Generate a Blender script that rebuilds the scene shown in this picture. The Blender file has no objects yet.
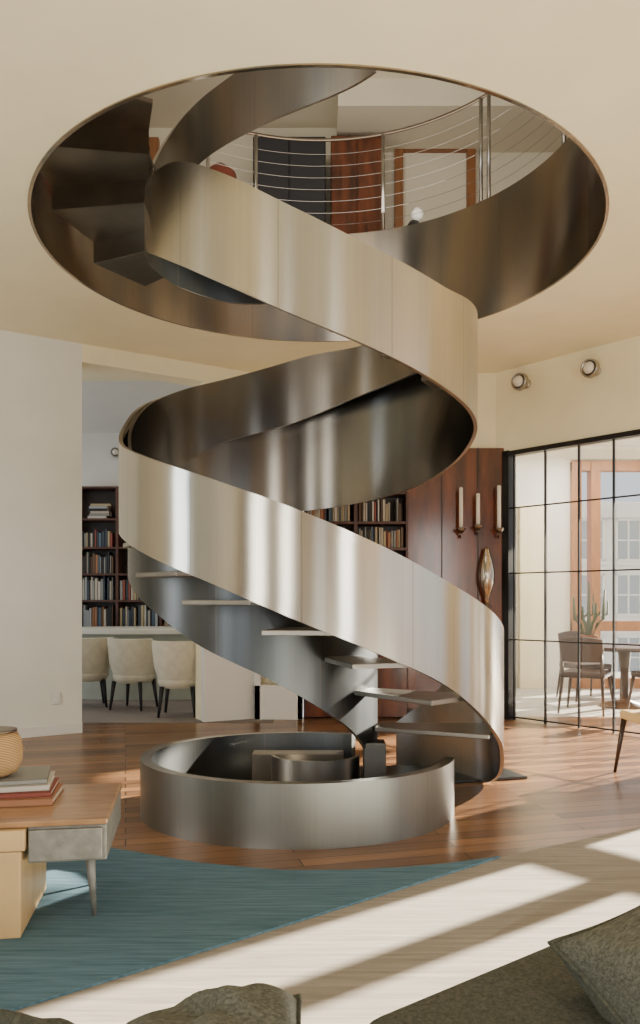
import bpy, math, random
from mathutils import Vector, Matrix
random.seed(7)
F=780.0; HZ=600.0; EYE=1.31
def Zr(py,d): return EYE+(HZ-py)*d/F
def Xr(px,d): return (px-320)*d/F
COL=bpy.context.scene.collection
# ---------------- materials ----------------
def newmat(name):
    m=bpy.data.materials.new(name); m.use_nodes=True
    nt=m.node_tree; b=nt.nodes["Principled BSDF"]; return m,nt,b
def simple(name,col,rough=.6,metal=0,noise=0.0,scale=8,bump=0.0,stretch=(1,1,1),coat=0):
    m,nt,b=newmat(name)
    b.inputs["Roughness"].default_value=rough; b.inputs["Metallic"].default_value=metal
    if coat: b.inputs["Coat Weight"].default_value=coat; b.inputs["Coat Roughness"].default_value=.12
    tc=nt.nodes.new("ShaderNodeTexCoord"); mp=nt.nodes.new("ShaderNodeMapping"); mp.inputs["Scale"].default_value=stretch
    nz=nt.nodes.new("ShaderNodeTexNoise"); nz.inputs["Scale"].default_value=scale; nz.inputs["Detail"].default_value=5
    nt.links.new(tc.outputs["Object"],mp.inputs[0]); nt.links.new(mp.outputs[0],nz.inputs["Vector"])
    r=nt.nodes.new("ShaderNodeValToRGB")
    a=[max(0,c*(1-noise)) for c in col]; c2=[min(1,c*(1+noise)) for c in col]
    r.color_ramp.elements[0].color=(*a,1); r.color_ramp.elements[1].color=(*c2,1)
    r.color_ramp.elements[0].position=.3; r.color_ramp.elements[1].position=.7
    nt.links.new(nz.outputs["Fac"],r.inputs[0]); nt.links.new(r.outputs[0],b.inputs["Base Color"])
    if bump:
        bp=nt.nodes.new("ShaderNodeBump"); bp.inputs["Strength"].default_value=bump; bp.inputs["Distance"].default_value=.02
        nt.links.new(nz.outputs["Fac"],bp.inputs["Height"]); nt.links.new(bp.outputs[0],b.inputs["Normal"])
    return m
def steel(name,c1,c2,rough=.3,aniso=.7,streak=.04):
    m,nt,b=newmat(name)
    b.inputs["Metallic"].default_value=1
    uv=nt.nodes.new("ShaderNodeUVMap"); uv.uv_map="UVMap"
    mp=nt.nodes.new("ShaderNodeMapping"); mp.inputs["Scale"].default_value=(1.3,.3,1)
    nz=nt.nodes.new("ShaderNodeTexNoise"); nz.inputs["Scale"].default_value=1.6; nz.inputs["Detail"].default_value=1.5
    nt.links.new(uv.outputs[0],mp.inputs[0]); nt.links.new(mp.outputs[0],nz.inputs["Vector"])
    r=nt.nodes.new("ShaderNodeValToRGB"); r.color_ramp.elements[0].position=.34; r.color_ramp.elements[1].position=.66
    r.color_ramp.elements[0].color=(*c1,1); r.color_ramp.elements[1].color=(*c2,1)
    nt.links.new(nz.outputs["Fac"],r.inputs[0])
    mp2=nt.nodes.new("ShaderNodeMapping"); mp2.inputs["Scale"].default_value=(30,.3,1)
    nz2=nt.nodes.new("ShaderNodeTexNoise"); nz2.inputs["Scale"].default_value=1.5; nz2.inputs["Detail"].default_value=3
    nt.links.new(uv.outputs[0],mp2.inputs[0]); nt.links.new(mp2.outputs[0],nz2.inputs["Vector"])
    mr2=nt.nodes.new("ShaderNodeMapRange"); mr2.inputs["From Min"].default_value=.3; mr2.inputs["From Max"].default_value=.7; mr2.inputs["To Min"].default_value=1-streak; mr2.inputs["To Max"].default_value=1+streak
    nt.links.new(nz2.outputs["Fac"],mr2.inputs["Value"])
    vs=nt.nodes.new("ShaderNodeVectorMath"); vs.operation='SCALE'; nt.links.new(r.outputs[0],vs.inputs[0]); nt.links.new(mr2.outputs[0],vs.inputs["Scale"])
    sx=nt.nodes.new("ShaderNodeSeparateXYZ"); nt.links.new(uv.outputs[0],sx.inputs[0])
    md=nt.nodes.new("ShaderNodeMath"); md.operation='MODULO'; md.inputs[1].default_value=.62; nt.links.new(sx.outputs[0],md.inputs[0])
    lt=nt.nodes.new("ShaderNodeMath"); lt.operation='LESS_THAN'; lt.inputs[1].default_value=.006; nt.links.new(md.outputs[0],lt.inputs[0])
    mx=nt.nodes.new("ShaderNodeMix"); mx.data_type='RGBA'; mx.inputs["B"].default_value=(.2,.17,.14,1)
    fm=nt.nodes.new("ShaderNodeMath"); fm.operation='MULTIPLY'; fm.inputs[1].default_value=.45; nt.links.new(lt.outputs[0],fm.inputs[0])
    nt.links.new(fm.outputs[0],mx.inputs["Factor"]); nt.links.new(vs.outputs[0],mx.inputs["A"]); nt.links.new(mx.outputs["Result"],b.inputs["Base Color"])
    mr=nt.nodes.new("ShaderNodeMapRange"); mr.inputs["To Min"].default_value=rough-.05; mr.inputs["To Max"].default_value=rough+.05
    nt.links.new(nz.outputs["Fac"],mr.inputs["Value"]); nt.links.new(mr.outputs[0],b.inputs["Roughness"])
    b.inputs["Anisotropic"].default_value=aniso; b.inputs["Anisotropic Rotation"].default_value=.25
    tg=nt.nodes.new("ShaderNodeTangent"); tg.direction_type='UV_MAP'; tg.uv_map="UVMap"
    nt.links.new(tg.outputs[0],b.inputs["Tangent"])
    return m
def planks(name,c1,c2,rot,roww=.11,length=1.7,rough=.28):
    m,nt,b=newmat(name)
    tc=nt.nodes.new("ShaderNodeTexCoord"); mp=nt.nodes.new("ShaderNodeMapping"); mp.inputs["Rotation"].default_value=(0,0,rot)
    br=nt.nodes.new("ShaderNodeTexBrick"); br.inputs["Scale"].default_value=1; br.inputs["Brick Width"].default_value=length; br.inputs["Row Height"].default_value=roww
    br.inputs["Mortar Size"].default_value=.004; br.inputs["Color1"].default_value=(*c1,1); br.inputs["Color2"].default_value=(*c2,1); br.inputs["Mortar"].default_value=(.012,.007,.004,1)
    nt.links.new(tc.outputs["Object"],mp.inputs[0]); nt.links.new(mp.outputs[0],br.inputs["Vector"])
    mp2=nt.nodes.new("ShaderNodeMapping"); mp2.inputs["Scale"].default_value=(1.2,22,1)
    nt.links.new(mp.outputs[0],mp2.inputs[0])
    nz=nt.nodes.new("ShaderNodeTexNoise"); nz.inputs["Scale"].default_value=2; nz.inputs["Detail"].default_value=6; nt.links.new(mp2.outputs[0],nz.inputs["Vector"])
    mr=nt.nodes.new("ShaderNodeMapRange"); mr.inputs["To Min"].default_value=.45; mr.inputs["To Max"].default_value=1.55; nt.links.new(nz.outputs["Fac"],mr.inputs["Value"])
    vm=nt.nodes.new("ShaderNodeVectorMath"); vm.operation='SCALE'; nt.links.new(br.outputs["Color"],vm.inputs[0]); nt.links.new(mr.outputs[0],vm.inputs["Scale"])
    nt.links.new(vm.outputs[0],b.inputs["Base Color"]); b.inputs["Roughness"].default_value=rough
    return m
def weave(name,c1,c2,sx,sy,rot=0,bump=.3,rough=.95):
    m,nt,b=newmat(name)
    tc=nt.nodes.new("ShaderNodeTexCoord"); mp=nt.nodes.new("ShaderNodeMapping"); mp.inputs["Scale"].default_value=(sx,sy,sy); mp.inputs["Rotation"].default_value=(0,0,rot)
    nz=nt.nodes.new("ShaderNodeTexNoise"); nz.inputs["Scale"].default_value=1; nz.inputs["Detail"].default_value=6; nz.inputs["Roughness"].default_value=.7
    nt.links.new(tc.outputs["Object"],mp.inputs[0]); nt.links.new(mp.outputs[0],nz.inputs["Vector"])
    r=nt.nodes.new("ShaderNodeValToRGB"); r.color_ramp.elements[0].position=.35; r.color_ramp.elements[1].position=.65
    r.color_ramp.elements[0].color=(*c1,1); r.color_ramp.elements[1].color=(*c2,1)
    nt.links.new(nz.outputs["Fac"],r.inputs[0]); nt.links.new(r.outputs[0],b.inputs["Base Color"]); b.inputs["Roughness"].default_value=rough
    bp=nt.nodes.new("ShaderNodeBump"); bp.inputs["Strength"].default_value=bump; bp.inputs["Distance"].default_value=.01
    nt.links.new(nz.outputs["Fac"],bp.inputs["Height"]); nt.links.new(bp.outputs[0],b.inputs["Normal"])
    return m
def ribbed(name,col,scale,axis='X',amt=.3):
    m,nt,b=newmat(name)
    tc=nt.nodes.new("ShaderNodeTexCoord")
    wv=nt.nodes.new("ShaderNodeTexWave"); wv.bands_direction=axis; wv.inputs["Scale"].default_value=scale; wv.inputs["Distortion"].default_value=.6; wv.inputs["Detail"].default_value=2
    nt.links.new(tc.outputs["Object"],wv.inputs["Vector"])
    r=nt.nodes.new("ShaderNodeValToRGB"); r.color_ramp.elements[0].color=(*[c*(1-amt) for c in col],1); r.color_ramp.elements[1].color=(*[c*(1+amt) for c in col],1)
    nt.links.new(wv.outputs["Fac"],r.inputs[0]); nt.links.new(r.outputs[0],b.inputs["Base Color"]); b.inputs["Roughness"].default_value=.95
    bp=nt.nodes.new("ShaderNodeBump"); bp.inputs["Strength"].default_value=.3; bp.inputs["Distance"].default_value=.004
    nt.links.new(wv.outputs["Fac"],bp.inputs["Height"]); nt.links.new(bp.outputs[0],b.inputs["Normal"])
    return m
M={}
M['plaster']=simple('cream_plaster',(.88,.80,.55),.9,noise=.03,scale=3,bump=.05)
M['plasterl']=simple('pale_plaster',(.78,.77,.69),.9,noise=.03,scale=3,bump=.05)
M['plasterw']=simple('white_plaster',(.76,.74,.68),.9,noise=.02,scale=3)
M['trim']=simple('white_trim',(.78,.76,.71),.5)
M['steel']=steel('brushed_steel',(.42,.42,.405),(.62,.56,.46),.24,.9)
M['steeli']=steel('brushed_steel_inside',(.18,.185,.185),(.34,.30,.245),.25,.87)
M['steeld']=steel('bronze_patina_steel',(.24,.23,.21),(.46,.36,.25),.22,.87)
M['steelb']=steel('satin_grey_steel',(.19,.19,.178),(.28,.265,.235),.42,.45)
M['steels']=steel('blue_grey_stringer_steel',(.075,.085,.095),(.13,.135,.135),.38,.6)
M['edge']=simple('lighter_steel_edge',(.46,.43,.38),.35,1)  # lighter tone on the ribbon rims for a crisp edge
M['tread']=simple('tread_steel',(.30,.28,.25),.36,1,.1,6)
M['treadd']=simple('tread_shaded_steel',(.20,.18,.15),.32,.95,.15,4)  # tread steel with shade put into its colour, for steps seen from below
M['floor']=planks('walnut_planks',(.31,.155,.068),(.105,.050,.025),math.radians(-14))
M['floor2']=simple('grey_carpet',(.20,.17,.15),.9,noise=.1,scale=30)
M['terr']=simple('pale_stone',(.46,.44,.40),.4,noise=.1,scale=4)
M['mahog']=simple('mahogany',(.105,.025,.008),.2,noise=.6,scale=3,stretch=(3,3,.6),coat=.35)
M['dkwood']=simple('dark_wood',(.03,.014,.009),.4,noise=.4,scale=6)
M['brownw']=simple('brown_chair_wood',(.035,.016,.010),.4,noise=.3,scale=6)
M['shelfw']=simple('shelf_wood',(.07,.024,.013),.4,noise=.4,scale=6)
M['orange']=simple('orange_wood',(.28,.115,.042),.4,noise=.25,scale=6,stretch=(4,4,.5))
M['maple']=simple('maple_wood',(.62,.42,.20),.4,noise=.12,scale=4,stretch=(1,6,1))
M['tabtop']=simple('brown_table_wood',(.34,.19,.09),.28,noise=.3,scale=5,stretch=(1,8,1),coat=.4)
M['greym']=simple('grey_zinc',(.23,.225,.20),.5,.3,.2,25)
M['black']=simple('black_steel',(.02,.018,.016),.4,.5)
M['blackw']=simple('black_stained_wood',(.012,.011,.012),.6)
M['teal']=weave('teal_wool',(.042,.105,.15),(.105,.195,.26),3,60,math.radians(35))
M['beige']=weave('beige_wool',(.22,.195,.165),(.35,.315,.27),2,50,math.radians(-10))
M['sofa']=weave('olive_woven_fabric',(.032,.034,.024),(.085,.088,.064),120,120,.5)
M['cush']=weave('grey_green_corduroy',(.045,.047,.034),(.145,.145,.112),60,200,.5)
M['cream']=simple('cream_upholstery',(.66,.60,.46),.8,noise=.08,scale=10,bump=.1)
M['tan']=simple('yellow_tan_upholstery',(.60,.43,.20),.75,noise=.08,scale=10)
M['white']=simple('white_wax',(.8,.74,.62),.5)
M['chrome']=simple('chrome',(.42,.40,.36),.3,1)
M['brass']=simple('aged_brass',(.20,.16,.12),.35,1)
M['silver']=simple('aged_silver',(.45,.38,.30),.2,1,.3,14)
M['red']=simple('red_leather',(.18,.035,.02),.35,noise=.2,scale=5)
M['rattan']=ribbed('rattan',(.38,.23,.10),46,'Z',.65)
M['green']=simple('cactus_green',(.05,.075,.045),.7,noise=.3,scale=20)
M['terra']=simple('terracotta',(.35,.14,.07),.8)
M['ctop']=simple('pale_counter',(.70,.68,.60),.35)
M['cbase']=simple('pale_sage_counter_front',(.40,.42,.35),.6,noise=.1,scale=4)
M['paper']=simple('paper',(.68,.62,.5),.8)
M['plastic']=simple('white_plastic',(.75,.74,.70),.4)
M['charc']=simple('charcoal_cabinet',(.02,.02,.024),.5)
M['upwall']=simple('upper_plaster',(.74,.68,.53),.9,noise=.03,scale=2)
M['tobacco']=simple('tobacco_plaster',(.12,.095,.075),.8,noise=.1,scale=2)  # for the unseen wall behind the camera, darkened for contrast in steel reflections
M['stone']=simple('pale_limestone',(.74,.72,.68),.8,noise=.1,scale=1)
M['pane']=simple('window_pane_grey',(.34,.38,.41),.25)
bc=[(.45,.4,.32),(.04,.05,.07),(.25,.06,.04),(.4,.32,.19),(.08,.12,.16),(.55,.51,.45),(.02,.02,.02),(.25,.25,.23),(.12,.07,.04),(.1,.16,.12),(.35,.16,.08),(.34,.36,.37)]
cnm=['ivory','navy','red','tan','blue','white','black','grey','brown','green','rust','silver']
BK=[simple('book_cover_%s'%n,c,.6) for n,c in zip(cnm,bc)]
def glassm():
    m,nt,b=newmat('clear_glass'); nt.nodes.remove(b)
    t=nt.nodes.new("ShaderNodeBsdfTransparent"); g=nt.nodes.new("ShaderNodeBsdfGlossy"); g.inputs["Roughness"].default_value=.02
    mx=nt.nodes.new("ShaderNodeMixShader"); mx.inputs[0].default_value=.13
    nt.links.new(t.outputs[0],mx.inputs[1]); nt.links.new(g.outputs[0],mx.inputs[2]); nt.links.new(mx.outputs[0],nt.nodes["Material Output"].inputs[0])
    return m
M['glass']=glassm()
# ---------------- builders ----------------
def tag(o,label=None,cat=None,group=None,kind=None):
    if label:o["label"]=label
    if cat:o["category"]=cat
    if group:o["group"]=group
    if kind:o["kind"]=kind
    return o
def thing(name,loc,label,cat,group=None,rot=0):
    e=bpy.data.objects.new(name,None); e.empty_display_size=.1; e.location=loc; e.rotation_euler=(0,0,rot); COL.objects.link(e)
    return tag(e,label,cat,group)
def mk(name,V,Fc,mat,parent=None,world=False,smooth=False,bevel=0,mats=None,mi=None,uv=None,loc=None,rot=0,seg=2):
    if parent is not None and world:
        V=[Vector(v)-parent.location for v in V]
    me=bpy.data.meshes.new(name); me.from_pydata([tuple(v) for v in V],[],Fc)
    for m in (mats or [mat]): me.materials.append(m)
    if mi:
        for p,i in zip(me.polygons,mi): p.material_index=i
    if smooth:
        for p in me.polygons: p.use_smooth=True
    if uv:
        l=me.uv_layers.new(name="UVMap")
        for lp in me.loops: l.data[lp.index].uv=uv[lp.vertex_index]
    me.update()
    o=bpy.data.objects.new(name,me); COL.objects.link(o)
    if parent is not None:o.parent=parent
    if loc is not None:o.location=loc
    if rot:o.rotation_euler=(0,0,rot)
    if bevel:
        b=o.modifiers.new("bevel",'BEVEL'); b.width=bevel; b.segments=seg; b.limit_method='ANGLE'
    return o
def bx(x0,x1,y0,y1,z0,z1):
    return ([(x0,y0,z0),(x1,y0,z0),(x1,y1,z0),(x0,y1,z0),(x0,y0,z1),(x1,y0,z1),(x1,y1,z1),(x0,y1,z1)],
            [(0,3,2,1),(4,5,6,7),(0,1,5,4),(1,2,6,5),(2,3,7,6),(3,0,4,7)])
def join(*gs):
    V=[];Fc=[]
    for v,f in gs:
        n=len(V); V+=list(v); Fc+=[tuple(i+n for i in q) for q in f]
    return V,Fc
def box(name,b,mat,**k):
    v,f=bx(*b); return mk(name,v,f,mat,**k)
def obox(p0,p1,th,z0,z1):
    p0=Vector((p0[0],p0[1],0));p1=Vector((p1[0],p1[1],0));d=(p1-p0).normalized();n=Vector((-d.y,d.x,0))*th
    c=[p0,p1,p1+n,p0+n]
    V=[(q.x,q.y,z0) for q in c]+[(q.x,q.y,z1) for q in c]
    return V,[(0,3,2,1),(4,5,6,7),(0,1,5,4),(1,2,6,5),(2,3,7,6),(3,0,4,7)]
def prism(pts,z0,z1):
    n=len(pts);V=[(x,y,z0) for x,y in pts]+[(x,y,z1) for x,y in pts]
    return V,[tuple(range(n-1,-1,-1)),tuple(range(n,2*n))]+[(i,(i+1)%n,n+(i+1)%n,n+i) for i in range(n)]
def lathe(prof,n=24,c=(0,0,0)):
    V=[];Fc=[]
    for r,z in prof:
        for i in range(n):
            a=2*math.pi*i/n; V.append((c[0]+r*math.cos(a),c[1]+r*math.sin(a),c[2]+z))
    for j in range(len(prof)-1):
        for i in range(n):
            k=(i+1)%n; Fc.append((j*n+i,j*n+k,(j+1)*n+k,(j+1)*n+i))
    Fc.append(tuple(range(n-1,-1,-1))); b=(len(prof)-1)*n; Fc.append(tuple(range(b,b+n)))
    return V,Fc
def tube(pts,r,n=8):
    pts=[Vector(p) for p in pts]; V=[];Fc=[]
    rr=r if isinstance(r,(list,tuple)) else [r]*len(pts)
    for i,p in enumerate(pts):
        t=(pts[min(i+1,len(pts)-1)]-pts[max(i-1,0)]).normalized()
        up=Vector((0,0,1)) if abs(t.z)<.9 else Vector((1,0,0))
        a=t.cross(up).normalized(); b=t.cross(a).normalized()
        for k in range(n):
            w=2*math.pi*k/n; V.append(p+(a*math.cos(w)+b*math.sin(w))*rr[i])
    for i in range(len(pts)-1):
        for k in range(n):
            q=(k+1)%n; Fc.append((i*n+k,i*n+q,(i+1)*n+q,(i+1)*n+k))
    Fc.append(tuple(range(n-1,-1,-1))); s=(len(pts)-1)*n; Fc.append(tuple(range(s,s+n)))
    return V,Fc
def copytree(src,loc,rot=None,label=None):
    n=src.copy(); COL.objects.link(n); n.location=loc
    if rot is not None:n.rotation_euler=(0,0,rot)
    if label:n["label"]=label
    for c in src.children:
        cc=c.copy(); COL.objects.link(cc); cc.parent=n
        for g in c.children:
            gg=g.copy(); COL.objects.link(gg); gg.parent=cc
    return n
def interp(kf,t):
    n=len(kf)
    if t>=kf[0][0]: return kf[0][1:]
    if t<=kf[-1][0]: return kf[-1][1:]
    for i in range(n-1):
        if kf[i][0]>=t>=kf[i+1][0]: break
    a=kf[i];b=kf[i+1];h=b[0]-a[0];s=(t-a[0])/h
    out=[]
    for j in range(1,len(a)):
        m0=(b[j]-kf[i-1][j])/(b[0]-kf[i-1][0]) if i>0 else (b[j]-a[j])/h
        m1=(kf[i+2][j]-a[j])/(kf[i+2][0]-a[0]) if i+2<n else (b[j]-a[j])/h
        out.append((2*s**3-3*s*s+1)*a[j]+(s**3-2*s*s+s)*h*m0+(-2*s**3+3*s*s)*b[j]+(s**3-s*s)*h*m1)
    return out
# ---------------- SETTING ----------------
CEIL=EYE+2.53; UPF=EYE+3.50
OC=(-.01,5.65); OR=1.955
def S(o): o["kind"]="structure"; return o
S(box('floor',(-6,6.5,-3,8.75,-.1,0),M['floor']))
def holed(name,x0,x1,y0,y1,z0,z1,cx,cy,R,mat,n=96):
    V=[];Fc=[]
    per=[]
    for i in range(n):
        a=2*math.pi*i/n; dx=math.cos(a);dy=math.sin(a)
        t=min([(x1-cx)/dx if dx>1e-9 else 1e9,(x0-cx)/dx if dx<-1e-9 else 1e9,(y1-cy)/dy if dy>1e-9 else 1e9,(y0-cy)/dy if dy<-1e-9 else 1e9])
        per.append((cx+dx*t,cy+dy*t,cx+dx*R,cy+dy*R))
    for cxn,cyn in ((x0,y0),(x1,y0),(x1,y1),(x0,y1)):
        j=min(range(n),key=lambda k:(per[k][0]-cxn)**2+(per[k][1]-cyn)**2); per[j]=(cxn,cyn,per[j][2],per[j][3])
    for z in (z0,z1):
        for p in per: V.append((p[0],p[1],z)); V.append((p[2],p[3],z))
    N=2*n
    for i in range(n):
        k=(i+1)%n
        Fc.append((2*i,2*i+1,2*k+1,2*k)); Fc.append((N+2*i,N+2*k,N+2*k+1,N+2*i+1))
        Fc.append((2*i+1,N+2*i+1,N+2*k+1,2*k+1)); Fc.append((2*i,2*k,N+2*k,N+2*i))
    return mk(name,V,Fc,mat)
S(holed('ceiling',-6,6.5,-3,9.0,CEIL,CEIL+.3,OC[0],OC[1],OR+.012,M['plaster']))
S(holed('floor_upper',-6,6.5,-1,9.6,UPF-.3,UPF,OC[0],OC[1],OR+.012,M['floor']))
n=128;V=[];Fc=[];uv=[]
for i in range(n+1):
    a=2*math.pi*i/n
    for r,z in ((OR,CEIL-.008),(OR,EYE+3.56),(OR+.02,EYE+3.56),(OR+.02,CEIL-.008)):
        V.append((OC[0]+r*math.cos(a),OC[1]+r*math.sin(a),z)); uv.append((a*OR,z))
for i in range(n):
    for k in range(4):
        q=(k+1)%4; Fc.append((4*i+k,4*(i+1)+k,4*(i+1)+q,4*i+q))
S(mk('trim_1',V,Fc,M['steeld'],smooth=False,uv=uv))
for p in bpy.data.objects['trim_1'].data.polygons: p.use_smooth=(abs(p.normal.z)<.5)
bpy.data.objects['trim_1'].modifiers.new("split",'EDGE_SPLIT').split_angle=math.radians(40)
def LL(x): return (x,7.7+(x+2.35)*.618)
S(mk('wall_left',*obox(LL(-4.8),LL(-2.35),.25,0,CEIL),M['plasterl']))
op1=LL(-1.24)
S(mk('wall_back',*join(obox(LL(-2.35),op1,.25,EYE+2.35,CEIL),obox(op1,LL(-.72),.25,0,CEIL),bx(-.75,-.2,8.7,8.95,0,CEIL),bx(-.2,2.3,8.7,8.95,EYE+1.68,CEIL)),M['plaster']))
S(mk('baseboard_left',*obox((LL(-4.8)[0]+.012,LL(-4.8)[1]-.02),(LL(-2.35)[0]+.012,LL(-2.35)[1]-.02),.02,0,.10),M['trim'],bevel=.004))
S(box('wall_side',(-4.95,-4.7,-3,6.3,0,CEIL),M['plasterl']))
segs=[(-4.9,-3.6),(-2.6,-1.5),(-.8,.6),(1.4,2.4),(3.4,6.5)]
S(mk('wall_front',*join(*[bx(a,b,-2.9,-2.7,0,CEIL) for a,b in segs],bx(-4.9,6.5,-2.9,-2.7,3.2,CEIL),bx(-4.9,6.5,-2.9,-2.7,0,.3)),M['tobacco']))
P0=Vector((2.05,8.6,0)); DR=Vector((1.03,-1.16,0)).normalized()
def RP(s): return P0+DR*s
S(mk('wall_right',*join(obox(RP(-.14),RP(6.4),.2,EYE+1.60,CEIL),obox(RP(2.5),RP(3.28),.2,0,EYE+1.7),obox(RP(3.60),RP(3.78),.12,0,EYE+1.7),obox(RP(4.16),RP(4.4),.2,0,EYE+1.7),obox(RP(5.3),RP(6.4),.2,0,EYE+1.7),obox(RP(3.2),RP(6),.12,1.46,1.62)),M['plaster']))  # out-of-view piers and rail are added to cut the sunlight into bands
def glazing(name,s0,s1,zs,cols,fr=.022):
    g=[]
    for s in cols: g.append(obox(RP(s-fr/2),RP(s+fr/2),.03,0,zs[-1]))
    for z in zs: g.append(obox(RP(s0),RP(s1),.025,z-fr/2,z+fr/2))
    return S(mk(name,*join(*g),M['black']))
zs=[.03]+[EYE+(HZ-y)*8.45/F for y in (640,573,507)]+[EYE+1.60]
glazing('window_1',0,2.5,zs,[.1,.485,.875,1.25,1.62,2.0,2.4],.014)
S(mk('window_2',*obox(RP(0)+Vector((.02,.02,0)),RP(2.5)+Vector((.02,.02,0)),.006,.03,EYE+1.58),M['glass']))
glazing('window_3',3.28,5.3,[.03],[3.3,5.25],.05)
S(mk('trim_2',*join(obox(RP(-.03)-Vector((.02,.02,0)),RP(.05)-Vector((.02,.02,0)),.10,0,EYE+1.64),obox(RP(-.03)-Vector((.02,.02,0)),RP(2.5)-Vector((.02,.02,0)),.1,EYE+1.58,EYE+1.63)),M['black']))
S(box('wall_panelling',(.97,2.06,8.62,8.95,0,EYE+1.68),M['mahog'],bevel=.004))
S(box('trim_3',(.97,2.06,8.58,8.64,0,.11),M['dkwood'],bevel=.004))
S(mk('trim_4',*join(*[bx(x,x+.012,8.612,8.63,.11,EYE+1.68) for x in (1.34,1.74)]),M['dkwood']))
S(box('floor_dining',(-6,-.5,8.3,12.2,-.1,.004),M['floor2']))
S(box('wall_dining',(-6,0.3,11.9,12.1,0,4.1),M['plasterw']))
S(box('ceiling_dining',(-6,-.3,8.95,12.1,EYE+2.55,EYE+2.7),M['plasterw']))
S(box('wall_dining_side',(-.35,-.2,8.95,12.0,0,4.1),M['plasterw']))
S(mk('trim_6',*obox((-1.24,8.34),(-.70,8.60),.10,0,.92),M['trim'],bevel=.004))
# sunroom
S(box('floor_sunroom',(1.0,9,8.75,14.2,-.1,.0),M['terr']))
S(mk('floor_terrace',[(3.9,6.6,-.01),(12,6,-.01),(12,14.2,-.01),(2.2,8.8,-.01)],[(0,1,2,3)],M['terr']))
S(mk('wall_sunroom',*join(bx(2.0,3.72,11.6,11.75,0,3.7),bx(3.72,7.5,11.6,11.75,3.4,3.7)),M['plasterw']))
S(box('ceiling_sunroom',(1.9,5.6,8.9,12,3.6,3.7),M['plasterw']))
g=[]
for x in (3.72,4.00,4.95,5.8): g.append(bx(x,x+.14,11.5,11.7,0,3.35))
for z in (0,.85,3.22): g.append(bx(3.72,5.93,11.52,11.68,z,z+.15))
S(mk('door_1',*join(*g),M['orange'],bevel=.006))
S(box('door_2',(2.75,2.80,11.45,11.62,0,3.1),M['greym'],bevel=.01))
S(box('door_5',(2.95,3.3,11.5,11.62,0,2.7),M['plaster'],bevel=.01))
B=thing('building',(5.5,20,-6),"pale stone building with rows of windows outside","building")
box('facade',(0,8,0,3,0,9.8),M['stone'],parent=B)
box('cornice',(-.1,8.1,-.2,0,9.4,9.8),M['stone'],parent=B,bevel=.03)
for r in range(3):
    box('ledge',(0,8,-.08,0,5.0+1.6*r,5.1+1.6*r),M['stone'],parent=B)
wf=join(bx(-.34,-.28,-.05,0,0,1.1),bx(.28,.34,-.05,0,0,1.1),bx(-.34,.34,-.05,0,1.04,1.1),bx(-.34,.34,-.05,0,0,.06),bx(-.02,.02,-.04,0,.06,1.04),bx(-.28,.28,-.04,0,.52,.56),bx(-.28,.28,-.015,-.005,.06,1.04))
w0=mk('window_frame',wf[0],wf[1],None,mats=[M['trim'],M['pane']],mi=[0]*36+[1]*6,parent=B)
w0.location=(.5,0,5.3)
for r in range(3):
    for c in range(8):
        if r==0 and c==0: continue
        o=w0.copy(); COL.objects.link(o); o.parent=B; o.location=(.5+.95*c,0,5.3+1.6*r-(0.2 if r==2 else 0))
# upper room
S(box('wall_upper',(-6,6.5,9.5,9.7,UPF,EYE+6.0),M['upwall']))
S(box('ceiling_upper',(-6,6.5,-1,9.7,EYE+5.75,EYE+5.9),M['upwall']))
S(mk('wall_upper_left',*join(bx(-3.9,-3.7,2,9.5,UPF,EYE+6)),M['upwall']))
S(box('wall_upper_right',(4.6,4.8,2,9.5,UPF,EYE+6),M['upwall']))
S(mk('trim_5',*bx(.2,4.6,8.6,9.5,EYE+5.45,EYE+5.78),M['upwall']))
def doorf(name,x0,x1,z1,y,mat):
    S(mk(name,*join(bx(x0,x0+.1,y-.08,y,UPF,z1),bx(x1-.1,x1,y-.08,y,UPF,z1),bx(x0+.1,x1-.1,y-.08,y,z1-.1,z1)),mat))
doorf('door_3',Xr(395,9.4),Xr(476,9.4),Zr(140,9.4),9.5,M['orange'])
doorf('door_4',Xr(76,9.0),Xr(158,9.0),Zr(136,9.0),9.1,M['orange'])
S(box('wall_upper_niche',(Xr(78,9.1),Xr(156,9.1),9.101,9.15,UPF,Zr(139,9.1)),M['charc']))
c=thing('cabinet',(Xr(290,9.2),9.2,UPF),"tall charcoal cabinet standing against the upstairs wall","cabinet")
box('body',(-.42,.42,-.2,.28,0,1.85),M['charc'],parent=c,bevel=.01)
box('door',(-.41,-.01,-.225,-.2,.05,1.83),M['charc'],parent=c,bevel=.006)
box('door',(.01,.41,-.225,-.2,.05,1.83),M['charc'],parent=c,bevel=.006)
c=thing('wardrobe',(Xr(356,9.2),9.2,UPF),"red-brown lacquered wardrobe beside the upstairs doorway","wardrobe")
box('body',(-.3,.3,-.22,.28,0,1.85),M['mahog'],parent=c,bevel=.01)
box('door',(-.29,-.01,-.245,-.22,.05,1.81),M['mahog'],parent=c,bevel=.006)
box('door',(.01,.29,-.245,-.22,.05,1.81),M['mahog'],parent=c,bevel=.006)

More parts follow.
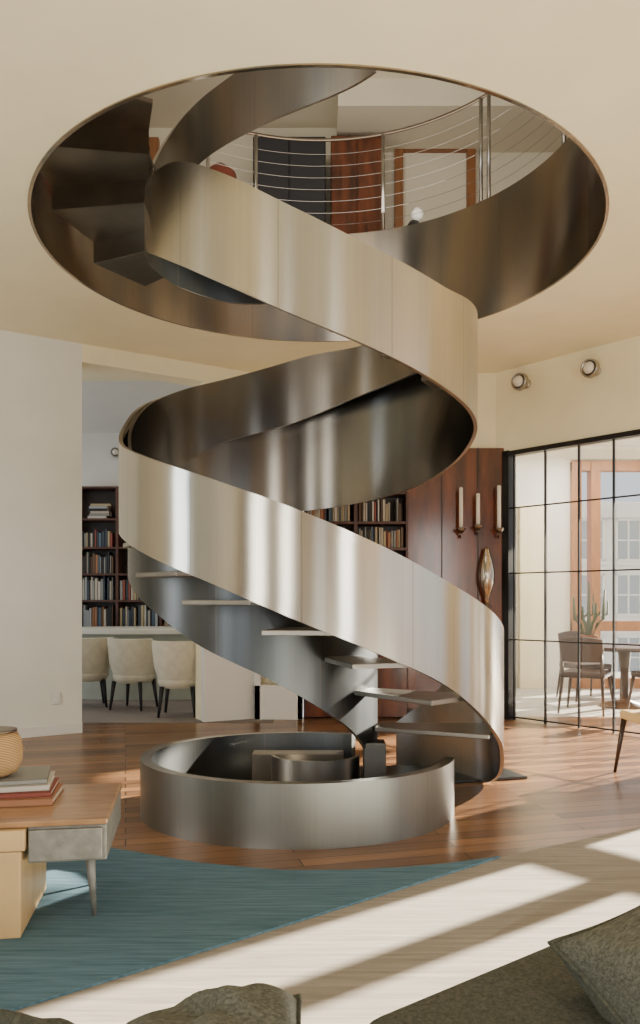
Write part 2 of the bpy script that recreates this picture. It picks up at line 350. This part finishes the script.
# ---------------- STAIRCASE ----------------
C=(-.14,5.25)
outer=[(52,1.22,722,767),(40,1.26,700,772),(28,1.30,676,778),(14,1.34,655,784),(0,1.35,638,774),(-12,1.325,626,748),(-20,1.30,617,735),(-45,1.22,583,688),(-67,1.19,546,655),(-90,1.165,508,619),(-113,1.165,478,582),(-135,1.165,458,556),(-150,1.165,449,542),(-160,1.165,443,535),(-170,1.165,435,530),(-180,1.165,424,525),
(-190,1.165,411,520),(-205,1.165,399,515),(-225,1.165,391,512),(-270,1.165,380,511),(-315,1.165,361,490),(-340,1.165,343,465),(-360,1.165,325,440),(-385,1.165,303,412),(-405,1.165,286,386),(-430,1.165,246,347),(-450,1.165,208,315),(-470,1.14,173,283),(-485,1.10,162,266),(-500,1.06,172,256),(-515,1.02,192,252),(-530,1.0,210,250),(-540,1.0,218,250),(-562,1.0,226,250),(-585,1.0,228,250),(-620,1.0,228,248)]
inner=[(-12,.52,640,775),(-45,.52,620,737),(-75,.6,590,710),(-105,.72,560,677),(-130,.87,530,646),(-150,1.0,500,611),(-165,1.08,465,589),(-180,1.138,432,567),(-192,1.14,411,530),(-205,1.138,398,500),(-225,1.10,385,452),(-270,.99,358,420),(-300,.985,345,394),(-330,.96,322,374),(-360,.9,298,366),(-405,.75,268,340),(-450,.62,228,307),(-480,.76,200,303),(-500,.90,202,288),(-515,.985,202,268),(-528,1.0,190,252),(-540,1.0,170,232),(-555,1.0,144,206),(-570,1.0,116,180),(-585,1.0,92,156),(-607,1.0,62,130),(-630,1.0,36,108),(-665,1.0,5,72)]
def toz(kf):
    o=[]
    for t,r,a,b in kf:
        d=C[1]+r*math.sin(math.radians(t)); o.append((t,r,Zr(a,d),max(0.002,Zr(b,d))))
    return o
outer=toz(outer); inner=toz(inner)
ST=thing('spiral_staircase',(C[0],C[1],0),"brushed steel spiral staircase with ribbon guards rising through round opening","staircase")
def ribbon(name,kf,t0,t1,mats,th,step=2.5,label=None):
    n=int(abs(t1-t0)/step);V=[];Fc=[];uv=[];s=0;NV=8;prev=None
    for i in range(n+1):
        t=t0+(t1-t0)*i/n; r,zt,zb=interp(kf,t); zb=max(zb,.002); a=math.radians(t)
        p=Vector((r*math.cos(a),r*math.sin(a)))
        if prev is not None: s+=(p-prev).length
        prev=p
        for j in range(NV+1):
            z=zb+(zt-zb)*j/NV; V.append((p.x,p.y,z)); uv.append((s,z))
    for i in range(n):
        for j in range(NV):
            q=i*(NV+1)+j; Fc.append((q,q+1,q+NV+2,q+NV+1))
    o=mk(name,V,Fc,None,mats=mats,parent=ST,smooth=True,uv=uv)
    me=o.data; pz=me.polygons[len(me.polygons)//2]
    if Vector((pz.center.x,pz.center.y)).dot(Vector((pz.normal.x,pz.normal.y)))<0: me.flip_normals()
    m=o.modifiers.new("thick",'SOLIDIFY'); m.thickness=th; m.offset=0; m.material_offset=1; m.material_offset_rim=2
    m=o.modifiers.new("split",'EDGE_SPLIT'); m.split_angle=math.radians(40)
    if label:o["label"]=label
    return o
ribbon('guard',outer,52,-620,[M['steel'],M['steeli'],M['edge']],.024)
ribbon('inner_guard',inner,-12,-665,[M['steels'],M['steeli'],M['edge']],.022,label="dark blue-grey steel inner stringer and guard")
def tread(th,z,w=10.5,r0=None,r1=None,mat='tread',t=.028):
    V=[];n=1
    for zz in (z-t,z):
        for i in range(n+1):
            a=math.radians(th-w+2*w*i/n); tt=th-w+2*w*i/n
            ri=(r0 if r0 else interp(inner,min(-12,tt))[0]+.02); ro=(r1 if r1 else interp(outer,tt)[0]-.014)
            V.append((ri*math.cos(a),ri*math.sin(a),zz)); V.append((ro*math.cos(a),ro*math.sin(a),zz))
    N=2*(n+1);Fc=[]
    for i in range(n):
        Fc+=[(2*i,2*i+2,2*i+3,2*i+1),(N+2*i,N+2*i+1,N+2*i+3,N+2*i+2),(2*i,N+2*i,N+2*i+2,2*i+2),(2*i+1,2*i+3,N+2*i+3,N+2*i+1)]
    Fc+=[(0,1,N+1,N),(2*n,N+2*n,N+2*n+1,2*n+1)]
    return mk('tread',V,Fc,M[mat],parent=ST,bevel=.004)
for th,z in ((-13,EYE-.82),(-40,EYE-.56),(-64,EYE-.34),(-88,EYE-.16),(-112,EYE+.0),(-135,EYE+.16),(-155,EYE+.36)):
    tread(th,z)
th=-188
while th>-340:
    tread(th,interp(inner,th)[2]+.24,w=8,mat='treadd'); th-=25
th=-375
while th>-490:
    tread(th,interp(outer,th)[2]+.29,w=8,mat='treadd'); th-=25
st=[(146,2.62),(163,2.78),(180,2.94),(197,3.10)]
for a,z in st:
    tread(a,EYE+z,w=8.5,r0=.99,r1=1.77,mat='treadd',t=.03)
for (a,z),(a2,z2) in zip(st[:-1],st[1:]):
    am=math.radians((a+a2)/2); c_,s_=math.cos(am),math.sin(am)
    p0=(.99*c_,.99*s_);p1=(1.77*c_,1.77*s_)
    v,f=obox(p0,p1,.012,EYE+z-.03,EYE+z2-.03); mk('riser',v,f,M['treadd'],parent=ST)
g=bx(.42,.56,-.30,-.14,.02,.40)
mk('foot_block',g[0],g[1],M['steelb'],parent=ST,bevel=.006,uv=[(v[0]+v[1],v[2]) for v in g[0]])
V=[(.42,.15,0),(1.66,.46,0),(1.5,.86,0),(.42,.80,0)]
mk('base_plate',[(x,y,0.001) for x,y,_ in V]+[(x,y,.022) for x,y,_ in V],[(3,2,1,0),(4,5,6,7),(0,1,5,4),(1,2,6,5),(2,3,7,6),(3,0,4,7)],M['steels'],parent=ST,bevel=.004,uv=[(v[0],v[1]) for v in V]*2)
# ring curb
RX,RY=.975,.82; RC=(-.14,4.91)
RG=thing('curved_steel_curb',(RC[0],RC[1],0),"low round dark steel curb wall standing on the wood floor","curb")
n=120;V=[];Fc=[];uv=[];mi=[];a0,a1=math.radians(66),math.radians(352)
H=.345
for i in range(n+1):
    a=a0+(a1-a0)*i/n
    for k,z in ((1,0),(1,H),(.93,H),(.93,0)):
        V.append((RX*k*math.cos(a),RY*k*math.sin(a),z)); uv.append((a,z+k*.3))
for i in range(n):
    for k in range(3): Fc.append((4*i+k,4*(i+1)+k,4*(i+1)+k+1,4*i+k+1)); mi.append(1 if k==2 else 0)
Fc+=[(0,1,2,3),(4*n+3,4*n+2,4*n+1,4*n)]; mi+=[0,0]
o=mk('curb_wall',V,Fc,None,mats=[M['steelb'],M['steels']],mi=mi,parent=RG,uv=uv)  # inner face in darker steel, shade inside the ring put into the colour
for p in o.data.polygons: p.use_smooth=abs(p.normal.z)<.5
o.modifiers.new("split",'EDGE_SPLIT').split_angle=math.radians(40)
V=[];Fc=[];uv=[];n=40
for i in range(n+1):
    a=math.radians(185+170*i/n)
    for r,z in ((.29,0),(.29,.30),(.265,.30),(.265,0)):
        V.append((.11+r*math.cos(a),.2+r*.8*math.sin(a),z)); uv.append((a,z))
for i in range(n):
    for k in range(3): Fc.append((4*i+k,4*(i+1)+k,4*(i+1)+k+1,4*i+k+1))
mk('inner_curb',V,Fc,M['steelb'],parent=RG,uv=uv)
mk('inner_step',*bx(-.32,.30,.36,.50,0,.27),M['treadd'],parent=RG,bevel=.004)
# railing
RL=thing('cable_railing',(OC[0],OC[1],EYE+3.56),"curved stainless cable railing around the upstairs edge of the opening","railing")
Rr=OR+.01
def arcp(a0,a1,z,r=Rr,n=60): return [(r*math.cos(math.radians(a0+(a1-a0)*i/n)),r*math.sin(math.radians(a0+(a1-a0)*i/n)),z) for i in range(n+1)]
for a in (-14,13,40,42.5,71.7,108,122):
    x,y=Rr*math.cos(math.radians(a)),Rr*math.sin(math.radians(a))
    mk('post',*tube([(x,y,0),(x,y,.92)],.018,10),M['chrome'],parent=RL,smooth=True)
mk('handrail',*tube(arcp(-20,123,.93),.015,10),M['brass'],parent=RL,smooth=True)
for i in range(7):
    mk('cable',*tube(arcp(-20,123,.10+.115*i),.0018,6),M['chrome'],parent=RL,smooth=True)
# ---------------- SHELVES + BOOKS ----------------
def bookmesh(name,w,h,d,mat,loc,label,group,rotz=0,lean=0,flat=False):
    c=.003
    g=join(bx(0,c,0,d,0,h),bx(w-c,w,0,d,0,h),bx(0,w,0,c,0,h),bx(c,w-c,c,d-.006,.004,h-.004))
    o=mk(name,g[0],g[1],None,mats=[mat,M['paper']],mi=[0]*18+[1]*6,loc=loc)
    if flat: o.rotation_euler=(0,math.radians(90),rotz)
    else: o.rotation_euler=(0,lean,rotz)
    tag(o,label,"book",group); return o
def bookcase(name,x0,x1,y,zlist,depth,label,div,wood):
    e=thing(name,(x0,y,0),label,"bookcase")
    w=x1-x0
    box('back_panel',(0,w,depth-.02,depth,0,zlist[-1]),M['dkwood'],parent=e)
    for z in zlist: box('shelf',(0,w,0,depth-.02,z-.03,z),wood,parent=e,bevel=.003)
    for i in range(div+1):
        xx=w*i/div
        box('upright',(max(0,xx-.02),min(w,xx+.02),-.005,depth-.02,0,zlist[-1]),wood,parent=e,bevel=.003)
    return e
bookcase('bookcase',-3.62,-1.7,11.45,[.15]+[EYE+v for v in (-.78,-.4,0,.39,.78,1.2,1.67)],.36,"dark mahogany bookcase filled with books in the dining room",3,M['shelfw'])
e=bookcase('bookcase',-.18,.97,8.62,[.12,.45]+[EYE+v for v in (-.6,-.3,0,.29,.58,.87,1.2,1.5,1.68)],.33,"dark wood bookcase beside the mahogany panelling",2,M['shelfw'])
for x in (.01,.585): box('cabinet_door',(x,x+.555,-.02,-.006,.02,.69),M['mahog'],parent=e,bevel=.004)
def fill(x0,x1,y,z,hmax,group,wm=.03,pal=None,lean=False):
    x=x0
    while x<x1-.04:
        w=random.uniform(.5,1.4)*wm; h=hmax*random.uniform(.72,.97); k=random.choice(pal or range(12))
        if random.random()<.03: x+=random.uniform(.02,.05); continue
        if lean and x+h*.36+w<x1:
            L=.34; bookmesh('book',w-.002,h*.9,.2,BK[k],(x,y+.03,z+w*math.sin(L)+.001),"%s hardback book leaning on the shelf"%cnm[k],group,lean=L); x+=w/math.cos(L)+.003
            continue
        if lean: x+=h*.3; lean=False; continue
        bookmesh('book',w-.002,h,.2,BK[k],(x,y+.03+random.uniform(0,.03),z),"%s hardback book standing upright on the shelf"%cnm[k],group); x+=w
for r,(z,hm) in enumerate([(EYE+.78,.28),(EYE+.39,.33),(EYE+0,.37),(EYE-.4,.34)]):
    fill(-3.58,-3.02,11.45,z,hm,"books on the dining room bookcase",.034,[0,3,5,7,11,1,4,6,8,6,1,2,10] if r!=2 else [0,5,7,11,0,5,4,1])
    if z<EYE+.2:
        fill(-2.95,-2.38,11.45,z,hm,"books on the dining room bookcase",.034,[0,3,5,7,11,4,6,1,2])
        fill(-2.31,-1.76,11.45,z,hm,"books on the dining room bookcase",.034,[0,3,5,7,11,4,6,2],lean=(r==3))
z=EYE+1.2
for i in range(6):
    k=[5,7,0,6,11,3][i]; bookmesh('book',.035,.27+.02*(i%2),.2,BK[k],(-3.42+.02*(i%3),11.48,z+.036),"%s book lying flat in a stack on the bookcase"%cnm[k],"stacked books on the dining room bookcase",flat=True); z+=.0365
for zr,hm in ((.87,.27),(.58,.24),(.29,.25)):
    for xa,xb in ((-.14,.37),(.43,.94)):
        fill(xa,xb,8.62,EYE+zr,hm,"books beside the mahogany panelling",.026,[0,1,2,3,5,6,7,8,10,0,3,4])
# ---------------- DINING CHAIRS + COUNTER ----------------
def barrel(loc,rot,label):
    e=thing('dining_chair',loc,label,"chair","cream barrel dining chairs",rot)
    V=[];Fc=[];n=28
    for i in range(n+1):
        a=math.radians(-20+220*i/n); k=math.sin(math.pi*i/n)
        top=.58+.27*min(1,k*1.9)
        for r,z in ((.22,.33),(.29,.56),(.315,top),(.275,top),(.25,.50)):
            V.append((r*math.cos(a),r*math.sin(a),z))
    for i in range(n):
        for k in range(5):
            q=(k+1)%5; Fc.append((5*i+k,5*i+q,5*(i+1)+q,5*(i+1)+k))
    Fc+=[(0,1,2,3,4)[::-1],tuple(5*n+k for k in range(5))]
    mk('backrest',V,Fc,M['cream'],parent=e,smooth=True,bevel=.008)
    mk('seat',*lathe([(.05,.31),(.22,.32),(.25,.38),(.245,.44),(.2,.47),(.02,.475)],24),M['cream'],parent=e,smooth=True)
    for x,y in ((.17,.17),(-.17,.17),(.17,-.17),(-.17,-.17)):
        mk('leg',*tube([(x*1.2,y*1.2,0),(x,y,.34)],[.014,.028],8),M['blackw'],parent=e,smooth=True)
    return e
e=barrel((Xr(180,8.85),8.85,.005),math.radians(180),"cream upholstered barrel chair with black tapered legs at the counter")
copytree(e,(Xr(134,9.4),9.4,.005),math.radians(165))
copytree(e,(Xr(88,9.6),9.6,.005),math.radians(200))
t=thing('counter',(-2.35,10.6,0.004),"curved pale-topped counter with pale sage front in the dining room","counter")
def oval(a,b,n=40): return [(a*math.cos(2*math.pi*i/n),b*math.sin(2*math.pi*i/n)) for i in range(n)]
mk('base',*prism(oval(1.15,.42),0,.86),M['cbase'],parent=t)
mk('countertop',*prism(oval(1.32,.56),.86,.93),M['ctop'],parent=t,bevel=.01)
def spot(e,direc,sc=1):
    q=Vector((0,0,1)).rotation_difference(Vector(direc).normalized()).to_matrix()
    def tr(g): return [q@(Vector(v)*sc) for v in g[0]],g[1]
    mk('mount',*tr(lathe([(.05,0),(.05,.02),(.015,.025),(.015,.07)],20)),M['chrome'],parent=e,smooth=True)
    mk('shade',*tr(lathe([(.02,.06),(.07,.075),(.095,.12),(.09,.165),(.08,.17),(.07,.14),(.03,.12)],24)),M['chrome'],parent=e,smooth=True)
    mk('bulb',*tr(lathe([(.02,.12),(.05,.14),(.06,.165),(.045,.19),(.01,.2)],20)),M['white'],parent=e,smooth=True)
s=thing('wall_sconce',(Xr(115,11.85),11.9,Zr(453,11.85)),"round chrome wall spotlight in the dining room","wall light"); spot(s,(.2,-1,0),.8)
nr=Vector((-DR.y,DR.x,0)); nr=-nr if nr.y>0 else nr
for px,py,d in ((527,384,8.40),(597,371,7.80)):
    s=thing('wall_sconce',(Xr(px,d),d,Zr(py,d)),"round chrome wall spotlight above the glazed wall","wall light","wall spotlights")
    spot(s,nr)
for px,top,bot in ((461,488,528),(478,494,525),(499,486,528)):
    d=8.5; x=Xr(px,d); zb=Zr(bot,d); zt=Zr(top,d)
    e=thing('candle_sconce',(x,8.6,zb),"white taper candle in a dark metal holder on the mahogany wall","candle sconce","wall candle sconces")
    mk('candle',*lathe([(.022,0),(.021,zt-zb),(.005,zt-zb+.01)],14,(0,-.1,.0)),M['white'],parent=e,smooth=True)
    mk('holder',*join(lathe([(.01,-.06),(.05,-.02),(.052,0),(.025,.0)],16,(0,-.1,0)),tube([(0,-.1,-.05),(0,-.06,-.1),(0,0,-.08)],.009,8)),M['brass'],parent=e,smooth=True)
e=thing('wall_ornament',(Xr(486,8.55),8.52,Zr(604,8.5)),"tall oval silver and bronze ornament hung on the mahogany wall","ornament")
mk('body',*lathe([(.01,0),(.03,.02),(.025,.07),(.05,.12),(.085,.24),(.09,.34),(.07,.46),(.035,.55),(.03,.6),(.005,.62)],24),M['silver'],parent=e,smooth=True)
mk('stand',*lathe([(.06,-.04),(.06,-.02),(.02,0),(.02,.01)],20),M['brass'],parent=e,smooth=True)
pw=LL(Xr(57,7.6))
e=thing('wall_outlet',(pw[0]+.004,pw[1]-.01,Zr(704,7.55)),"white wall outlet plate above the baseboard","outlet",rot=math.atan(.618))
box('plate',(-.04,.04,-.012,0,0,.12),M['plastic'],parent=e,bevel=.003)
box('socket',(-.018,.018,-.015,-.01,.02,.05),M['trim'],parent=e,bevel=.002)
box('socket',(-.018,.018,-.015,-.01,.07,.10),M['trim'],parent=e,bevel=.002)
e=thing('fireplace',(-.45,8.62,0),"low white fireplace surround with a pale lattice screen","fireplace")
mk('surround',*join(bx(-.27,-.2,-.1,.06,0,.68),bx(.2,.26,-.1,.06,0,.68),bx(-.27,.26,-.1,.06,.68,.74),bx(-.27,.26,-.1,.06,0,.38)),M['trim'],parent=e,bevel=.006)
mk('screen',*join(*[bx(-.2+.1*i,-.19+.1*i,-.06,-.04,.38,.68) for i in range(5)],*[bx(-.2,.2,-.06,-.04,.45+.1*i,.46+.1*i) for i in range(3)]),M['silver'],parent=e)
# ---------------- RUGS ----------------
def slab(name,pts,z0,z1,mat,label,cat):
    return tag(mk(name,*prism(pts,z0,z1),mat),label,cat)
slab('rug',[(-1.3,2.2),(-1.2,1.0),(3.2,1.0),(3.2,5.28),(1.84,4.48),(.90,3.935),(-.08,3.2)],.001,.010,M['beige'],"large pale beige woven wool rug with sunlit bands","rug")
slab('rug',[(-1.0,2.44),(-.08,3.15),(.907,3.93),(.64,3.83),(.38,3.765),(.1,3.73),(-.2,3.73),(-.586,3.83),(-1.035,4.04),(-1.39,4.2),(-2.6,4.75),(-3.0,1.4),(-2.3,1.42)],.0105,.020,M['teal'],"teal blue woven wool rug under the coffee table","rug")
# ---------------- COFFEE TABLE ----------------
rt=math.radians(9)
T=thing('coffee_table',(-1.10,3.10,.02),"mid-century wood and grey metal coffee table standing on the teal rug","coffee table",rot=rt)
box('tabletop',(-1.3,.26,-.10,.50,.415,.44),M['tabtop'],parent=T,bevel=.006)
box('apron',(-.04,.255,-.09,.49,.275,.413),M['greym'],parent=T,bevel=.004)
box('drawer',(-.035,.24,-.108,-.088,.285,.405),M['greym'],parent=T,bevel=.004)
box('storage_box',(-1.28,-.06,-.12,.40,.0,.33),M['maple'],parent=T,bevel=.006)
box('band',(-1.28,-.045,-.125,.40,.333,.412),M['maple'],parent=T,bevel=.004)
for x,y in ((.17,.06),(.115,.42)):
    mk('leg',*tube([(x+.02,y,0),(x,y,.28)],[.009,.022],8),M['greym'],parent=T,smooth=True)
tz=.02+.441
for i,(k,th,lab) in enumerate([(10,.030,'rust red'),(2,.020,'red'),(5,.024,'white'),(7,.020,'grey')]):
    bookmesh('book',th,.40-.02*i,.27,BK[k],(-1.50+.008*i,3.16+.01*i,tz+th),"%s large book lying in a stack on the coffee table"%lab,"books on the coffee table",flat=True,rotz=rt+.04*i); tz+=th+.001
e=thing('rattan_bowl',(-1.385,3.32,tz),"round woven rattan bowl with a metal rim on the books","bowl")
mk('bowl',*lathe([(.05,0),(.09,.02),(.112,.065),(.115,.11),(.105,.16),(.085,.195),(.078,.19),(.1,.15),(.105,.11),(.09,.04),(.01,.02)],32),M['rattan'],parent=e,smooth=True)
mk('rim',*lathe([(.078,.19),(.09,.19),(.09,.2),(.078,.2)],32),M['brass'],parent=e,smooth=True)
# ---------------- SOFA ----------------
e=thing('sofa',(0.6,.9,0),"low dark olive corduroy sofa facing the staircase","sofa")
mk('seat_base',*prism([(-1.3,.35),(1.9,.35),(1.9,2.62),(.83,1.96),(.05,1.42),(-1.3,1.3)],.08,.36),M['sofa'],parent=e,world=True,bevel=.03)
mk('seat_cushion',*prism([(.0,.45),(1.9,.45),(1.9,2.72),(.84,2.02),(.06,1.45)],.36,.545),M['sofa'],parent=e,world=True,bevel=.06,seg=5)
mk('seat_cushion',*prism([(-1.3,.45),(-.02,.45),(-.02,1.36),(-1.3,1.28)],.36,.43),M['sofa'],parent=e,world=True,bevel=.03,seg=4)
for x,y in ((-1.2,.5),(-1.2,1.2),(1.8,.5),(1.75,2.4)):
    mk('leg',*tube([(x,y,0.011),(x,y,.08)],.025,8),M['blackw'],parent=e,world=True)
def pillow(name,loc,sx,sy,th,rot,mat,label):
    n=26;V=[];Fc=[]
    for sgn in (1,-1):
        for i in range(n+1):
            for j in range(n+1):
                u=-1+2*i/n;v=-1+2*j/n
                k=(max(0,(1-abs(u)**2.6)*(1-abs(v)**2.6)))**.5
                x=u*sx/2*(1-.10*(1-v*v)*abs(u)**3); y=v*sy/2*(1-.10*(1-u*u)*abs(v)**3)
                wr=.014*math.sin(7*u+4*v*v)*k+.02*math.exp(-((u-v*.6)**2)*30)*k-.024*math.exp(-((u+v*.8-.3)**2)*40)*k-.016*math.exp(-((u*.5+v-.35)**2)*60)*k
                V.append((x,y,sgn*(th/2*k+.004)+wr))
    N=(n+1)**2
    for i in range(n):
        for j in range(n):
            a=i*(n+1)+j; Fc.append((a,a+n+1,a+n+2,a+1)); Fc.append((N+a,N+a+1,N+a+n+2,N+a+n+1))
    b=[i for i in range(n)]+[n+(n+1)*i for i in range(n)]+[(n+1)*n+n-i for i in range(n)]+[(n+1)*(n-i) for i in range(n)]
    for i in range(len(b)):
        a,c=b[i],b[(i+1)%len(b)]; Fc.append((a,c,N+c,N+a))
    e=thing(name,loc,label,"cushion","sofa throw cushions"); e.rotation_euler=rot
    mk('cushion_cover',V,Fc,mat,smooth=True,parent=e)
    pts=[Vector(V[i])*1.0 for i in b]; pts.append(pts[0])
    mk('piping',*tube([(p.x*1.01,p.y*1.01,0) for p in pts],.006,6),M['sofa'],smooth=True,parent=e)
    return e
pillow('cushion',(.735,1.43,.585),.46,.42,.28,(math.radians(38),math.radians(-12),math.radians(26)),M['cush'],"grey-green corduroy throw cushion leaning on the sofa")
pillow('cushion',(-.185,1.36,.47),.34,.30,.24,(math.radians(18),math.radians(-6),math.radians(8)),M['cush'],"olive corduroy throw cushion lying on the sofa")
pillow('cushion',(-.58,1.34,.46),.34,.28,.20,(math.radians(16),math.radians(5),math.radians(-6)),M['sofa'],"dark olive throw cushion at the sofa end")
# ---------------- SIDE CHAIR ----------------
def woodchair(name,loc,rot,label,seatm,group=None,wood='dkwood',backm=None):
    e=thing(name,loc,label,"chair",group,rot)
    mk('seat',*join(bx(-.25,.25,-.25,.25,.41,.48)),M[seatm],parent=e,bevel=.025,seg=3)
    V=[];Fc=[]
    n=8
    for i in range(n+1):
        u=-1+2*i/n
        for y,z in ((.20,.60),(.23,.60),(.30,.86),(.27,.86)):
            V.append((u*.24,y+.06*(1-u*u),z+.03*(1-u*u)*(1 if z>.7 else 0)))
    for i in range(n):
        for k in range(4):
            q=(k+1)%4;Fc.append((4*i+k,4*i+q,4*(i+1)+q,4*(i+1)+k))
    Fc+=[(3,2,1,0),(4*n,4*n+1,4*n+2,4*n+3)]
    mk('backrest',V,Fc,M[backm or seatm],parent=e,bevel=.006)
    for sx in (-1,1):
        mk('leg',*tube([(sx*.27,-.27,0),(sx*.22,-.22,.42)],[.012,.022],8),M[wood],parent=e,smooth=True)
        mk('leg',*tube([(sx*.25,.30,0),(sx*.22,.22,.42),(sx*.22,.26,.75)],[.012,.022,.014],8),M[wood],parent=e,smooth=True)
    return e
woodchair('side_chair',(2.54,5.70,0),math.radians(-85),"side chair with yellow-tan seat and dark tapered wood legs",'tan')
a=woodchair('patio_chair',(3.12,9.15,0),math.radians(150),"dark brown wood chair at the sunroom table",'dkwood',"sunroom chairs",'brownw','brownw')
copytree(a,(3.95,9.0,0),math.radians(195))
copytree(a,(3.5,10.3,0),math.radians(10))
e=thing('dining_table',(3.75,9.6,0),"round brown wood table in the sunroom","table")
mk('tabletop',*lathe([(.55,.70),(.58,.72),(.58,.745),(.55,.75)],40),M['brownw'],parent=e)
mk('pedestal',*lathe([(.3,0),(.28,.03),(.06,.08),(.05,.4),(.08,.68),(.2,.70)],24),M['brownw'],parent=e,smooth=True)
e=thing('potted_cactus',(3.36,9.75,.752),"thin branching grey-green potted cactus on the sunroom table","plant")
mk('pot',*lathe([(.07,0),(.10,.12),(.105,.12),(.09,.1),(.02,.1)],20),M['terra'],parent=e,smooth=True)
for dx,dy,h in ((0,0,.78),(-.17,.02,.6),(.18,0,.68),(.09,.03,.52),(-.08,-.02,.48)):
    mk('stem',*tube([(dx*.2,dy,.08),(dx*.6,dy,.26),(dx,dy,.32),(dx*1.1,dy,h)],[.018,.02,.022,.012],10),M['green'],parent=e,smooth=True)
    mk('stem',*tube([(dx*.9,dy,.34),(dx+.06,dy+.02,.38),(dx+.065,dy+.02,h*.8)],[.015,.016,.009],8),M['green'],parent=e,smooth=True)
e=woodchair('armchair',(Xr(232,8.6),8.6,UPF),math.radians(160),"red leather chair standing upstairs behind the railing",'red')
mk('high_back',*lathe([(.02,.5),(.16,.55),(.2,.8),(.17,1.05),(.05,1.15)],20,(0,.28,0)),M['red'],parent=e,smooth=True)
e=thing('figurine',(Xr(414,7.95),7.95,UPF),"black and white abstract figurine on a stand upstairs","figurine")
mk('pedestal',*bx(-.1,.1,-.1,.1,0,.1),M['plasterw'],parent=e,bevel=.006)
mk('body',*lathe([(.07,.1),(.1,.2),(.08,.3),(.05,.35),(.02,.37)],18),M['black'],parent=e,smooth=True)
mk('head',*lathe([(.02,.35),(.06,.38),(.065,.43),(.03,.48),(.005,.49)],18,(.03,-.02,0)),M['plasterw'],parent=e,smooth=True)
# ---------------- LIGHT ----------------
w=bpy.data.worlds.new("World"); bpy.context.scene.world=w; w.use_nodes=True
bg=w.node_tree.nodes["Background"]; bg.inputs[0].default_value=(.88,.93,1,1); bg.inputs[1].default_value=1.3
sd=bpy.data.lights.new("sun",'SUN'); sd.energy=46; sd.angle=math.radians(.7); sd.color=(1,.90,.73)
so=bpy.data.objects.new("sun",sd); COL.objects.link(so)
so.rotation_euler=Vector((-1,-.72,-.5)).to_track_quat('-Z','Y').to_euler()
def area(name,loc,tgt,sx,sy,e,col):
    l=bpy.data.lights.new(name,'AREA'); l.shape='RECTANGLE'; l.size=sx; l.size_y=sy; l.energy=e; l.color=col
    o=bpy.data.objects.new(name,l); COL.objects.link(o); o.location=loc
    o.rotation_euler=(Vector(tgt)-Vector(loc)).to_track_quat('-Z','Y').to_euler(); return o
area('window_light',(-3.1,-2.6,1.8),(-.5,5,1.5),.9,2.7,88,(.99,.98,.93))
area('window_light',(-1.15,-2.6,1.8),(-.5,5,1.5),.5,2.7,52,(.99,.98,.93))
area('window_light',(2.9,-2.6,1.8),(0,5,1.5),.9,2.7,88,(1,.96,.88))
area('side_fill_light',(-4.6,3.2,1.8),(0,4.6,1.8),.9,2.4,50,(.90,.96,1))  # added fill lamp inside the solid side wall, no window opening there
area('bounce_light',(.8,2.6,.10),(.2,3.2,3.8),2.4,1.4,100,(1,.96,.80))
area('dining_light',(-2.4,9.8,3.7),(-2.4,9.9,0),1.5,1.0,24,(1,.93,.8))
area('upper_light',(.5,7.2,EYE+3.9),(.5,8.4,EYE+6),3,1,26,(1,.92,.8))
area('upper_light',(-1.5,3,EYE+4.3),(0,6,EYE+6),2.5,2.0,70,(1,.96,.88))
area('sunroom_light',(4,10.6,3.5),(4,10.3,0),2,1,110,(1,.98,.93))
# ---------------- CAMERA ----------------
cd=bpy.data.cameras.new("camera"); cam=bpy.data.objects.new("camera",cd); COL.objects.link(cam)
cam.location=(0,0,EYE); cam.rotation_euler=(math.radians(90),0,0)
cd.sensor_width=36; cd.lens=F/1024*36; cd.shift_y=(HZ-512)/1024; cd.clip_start=.05
bpy.context.scene.camera=cam
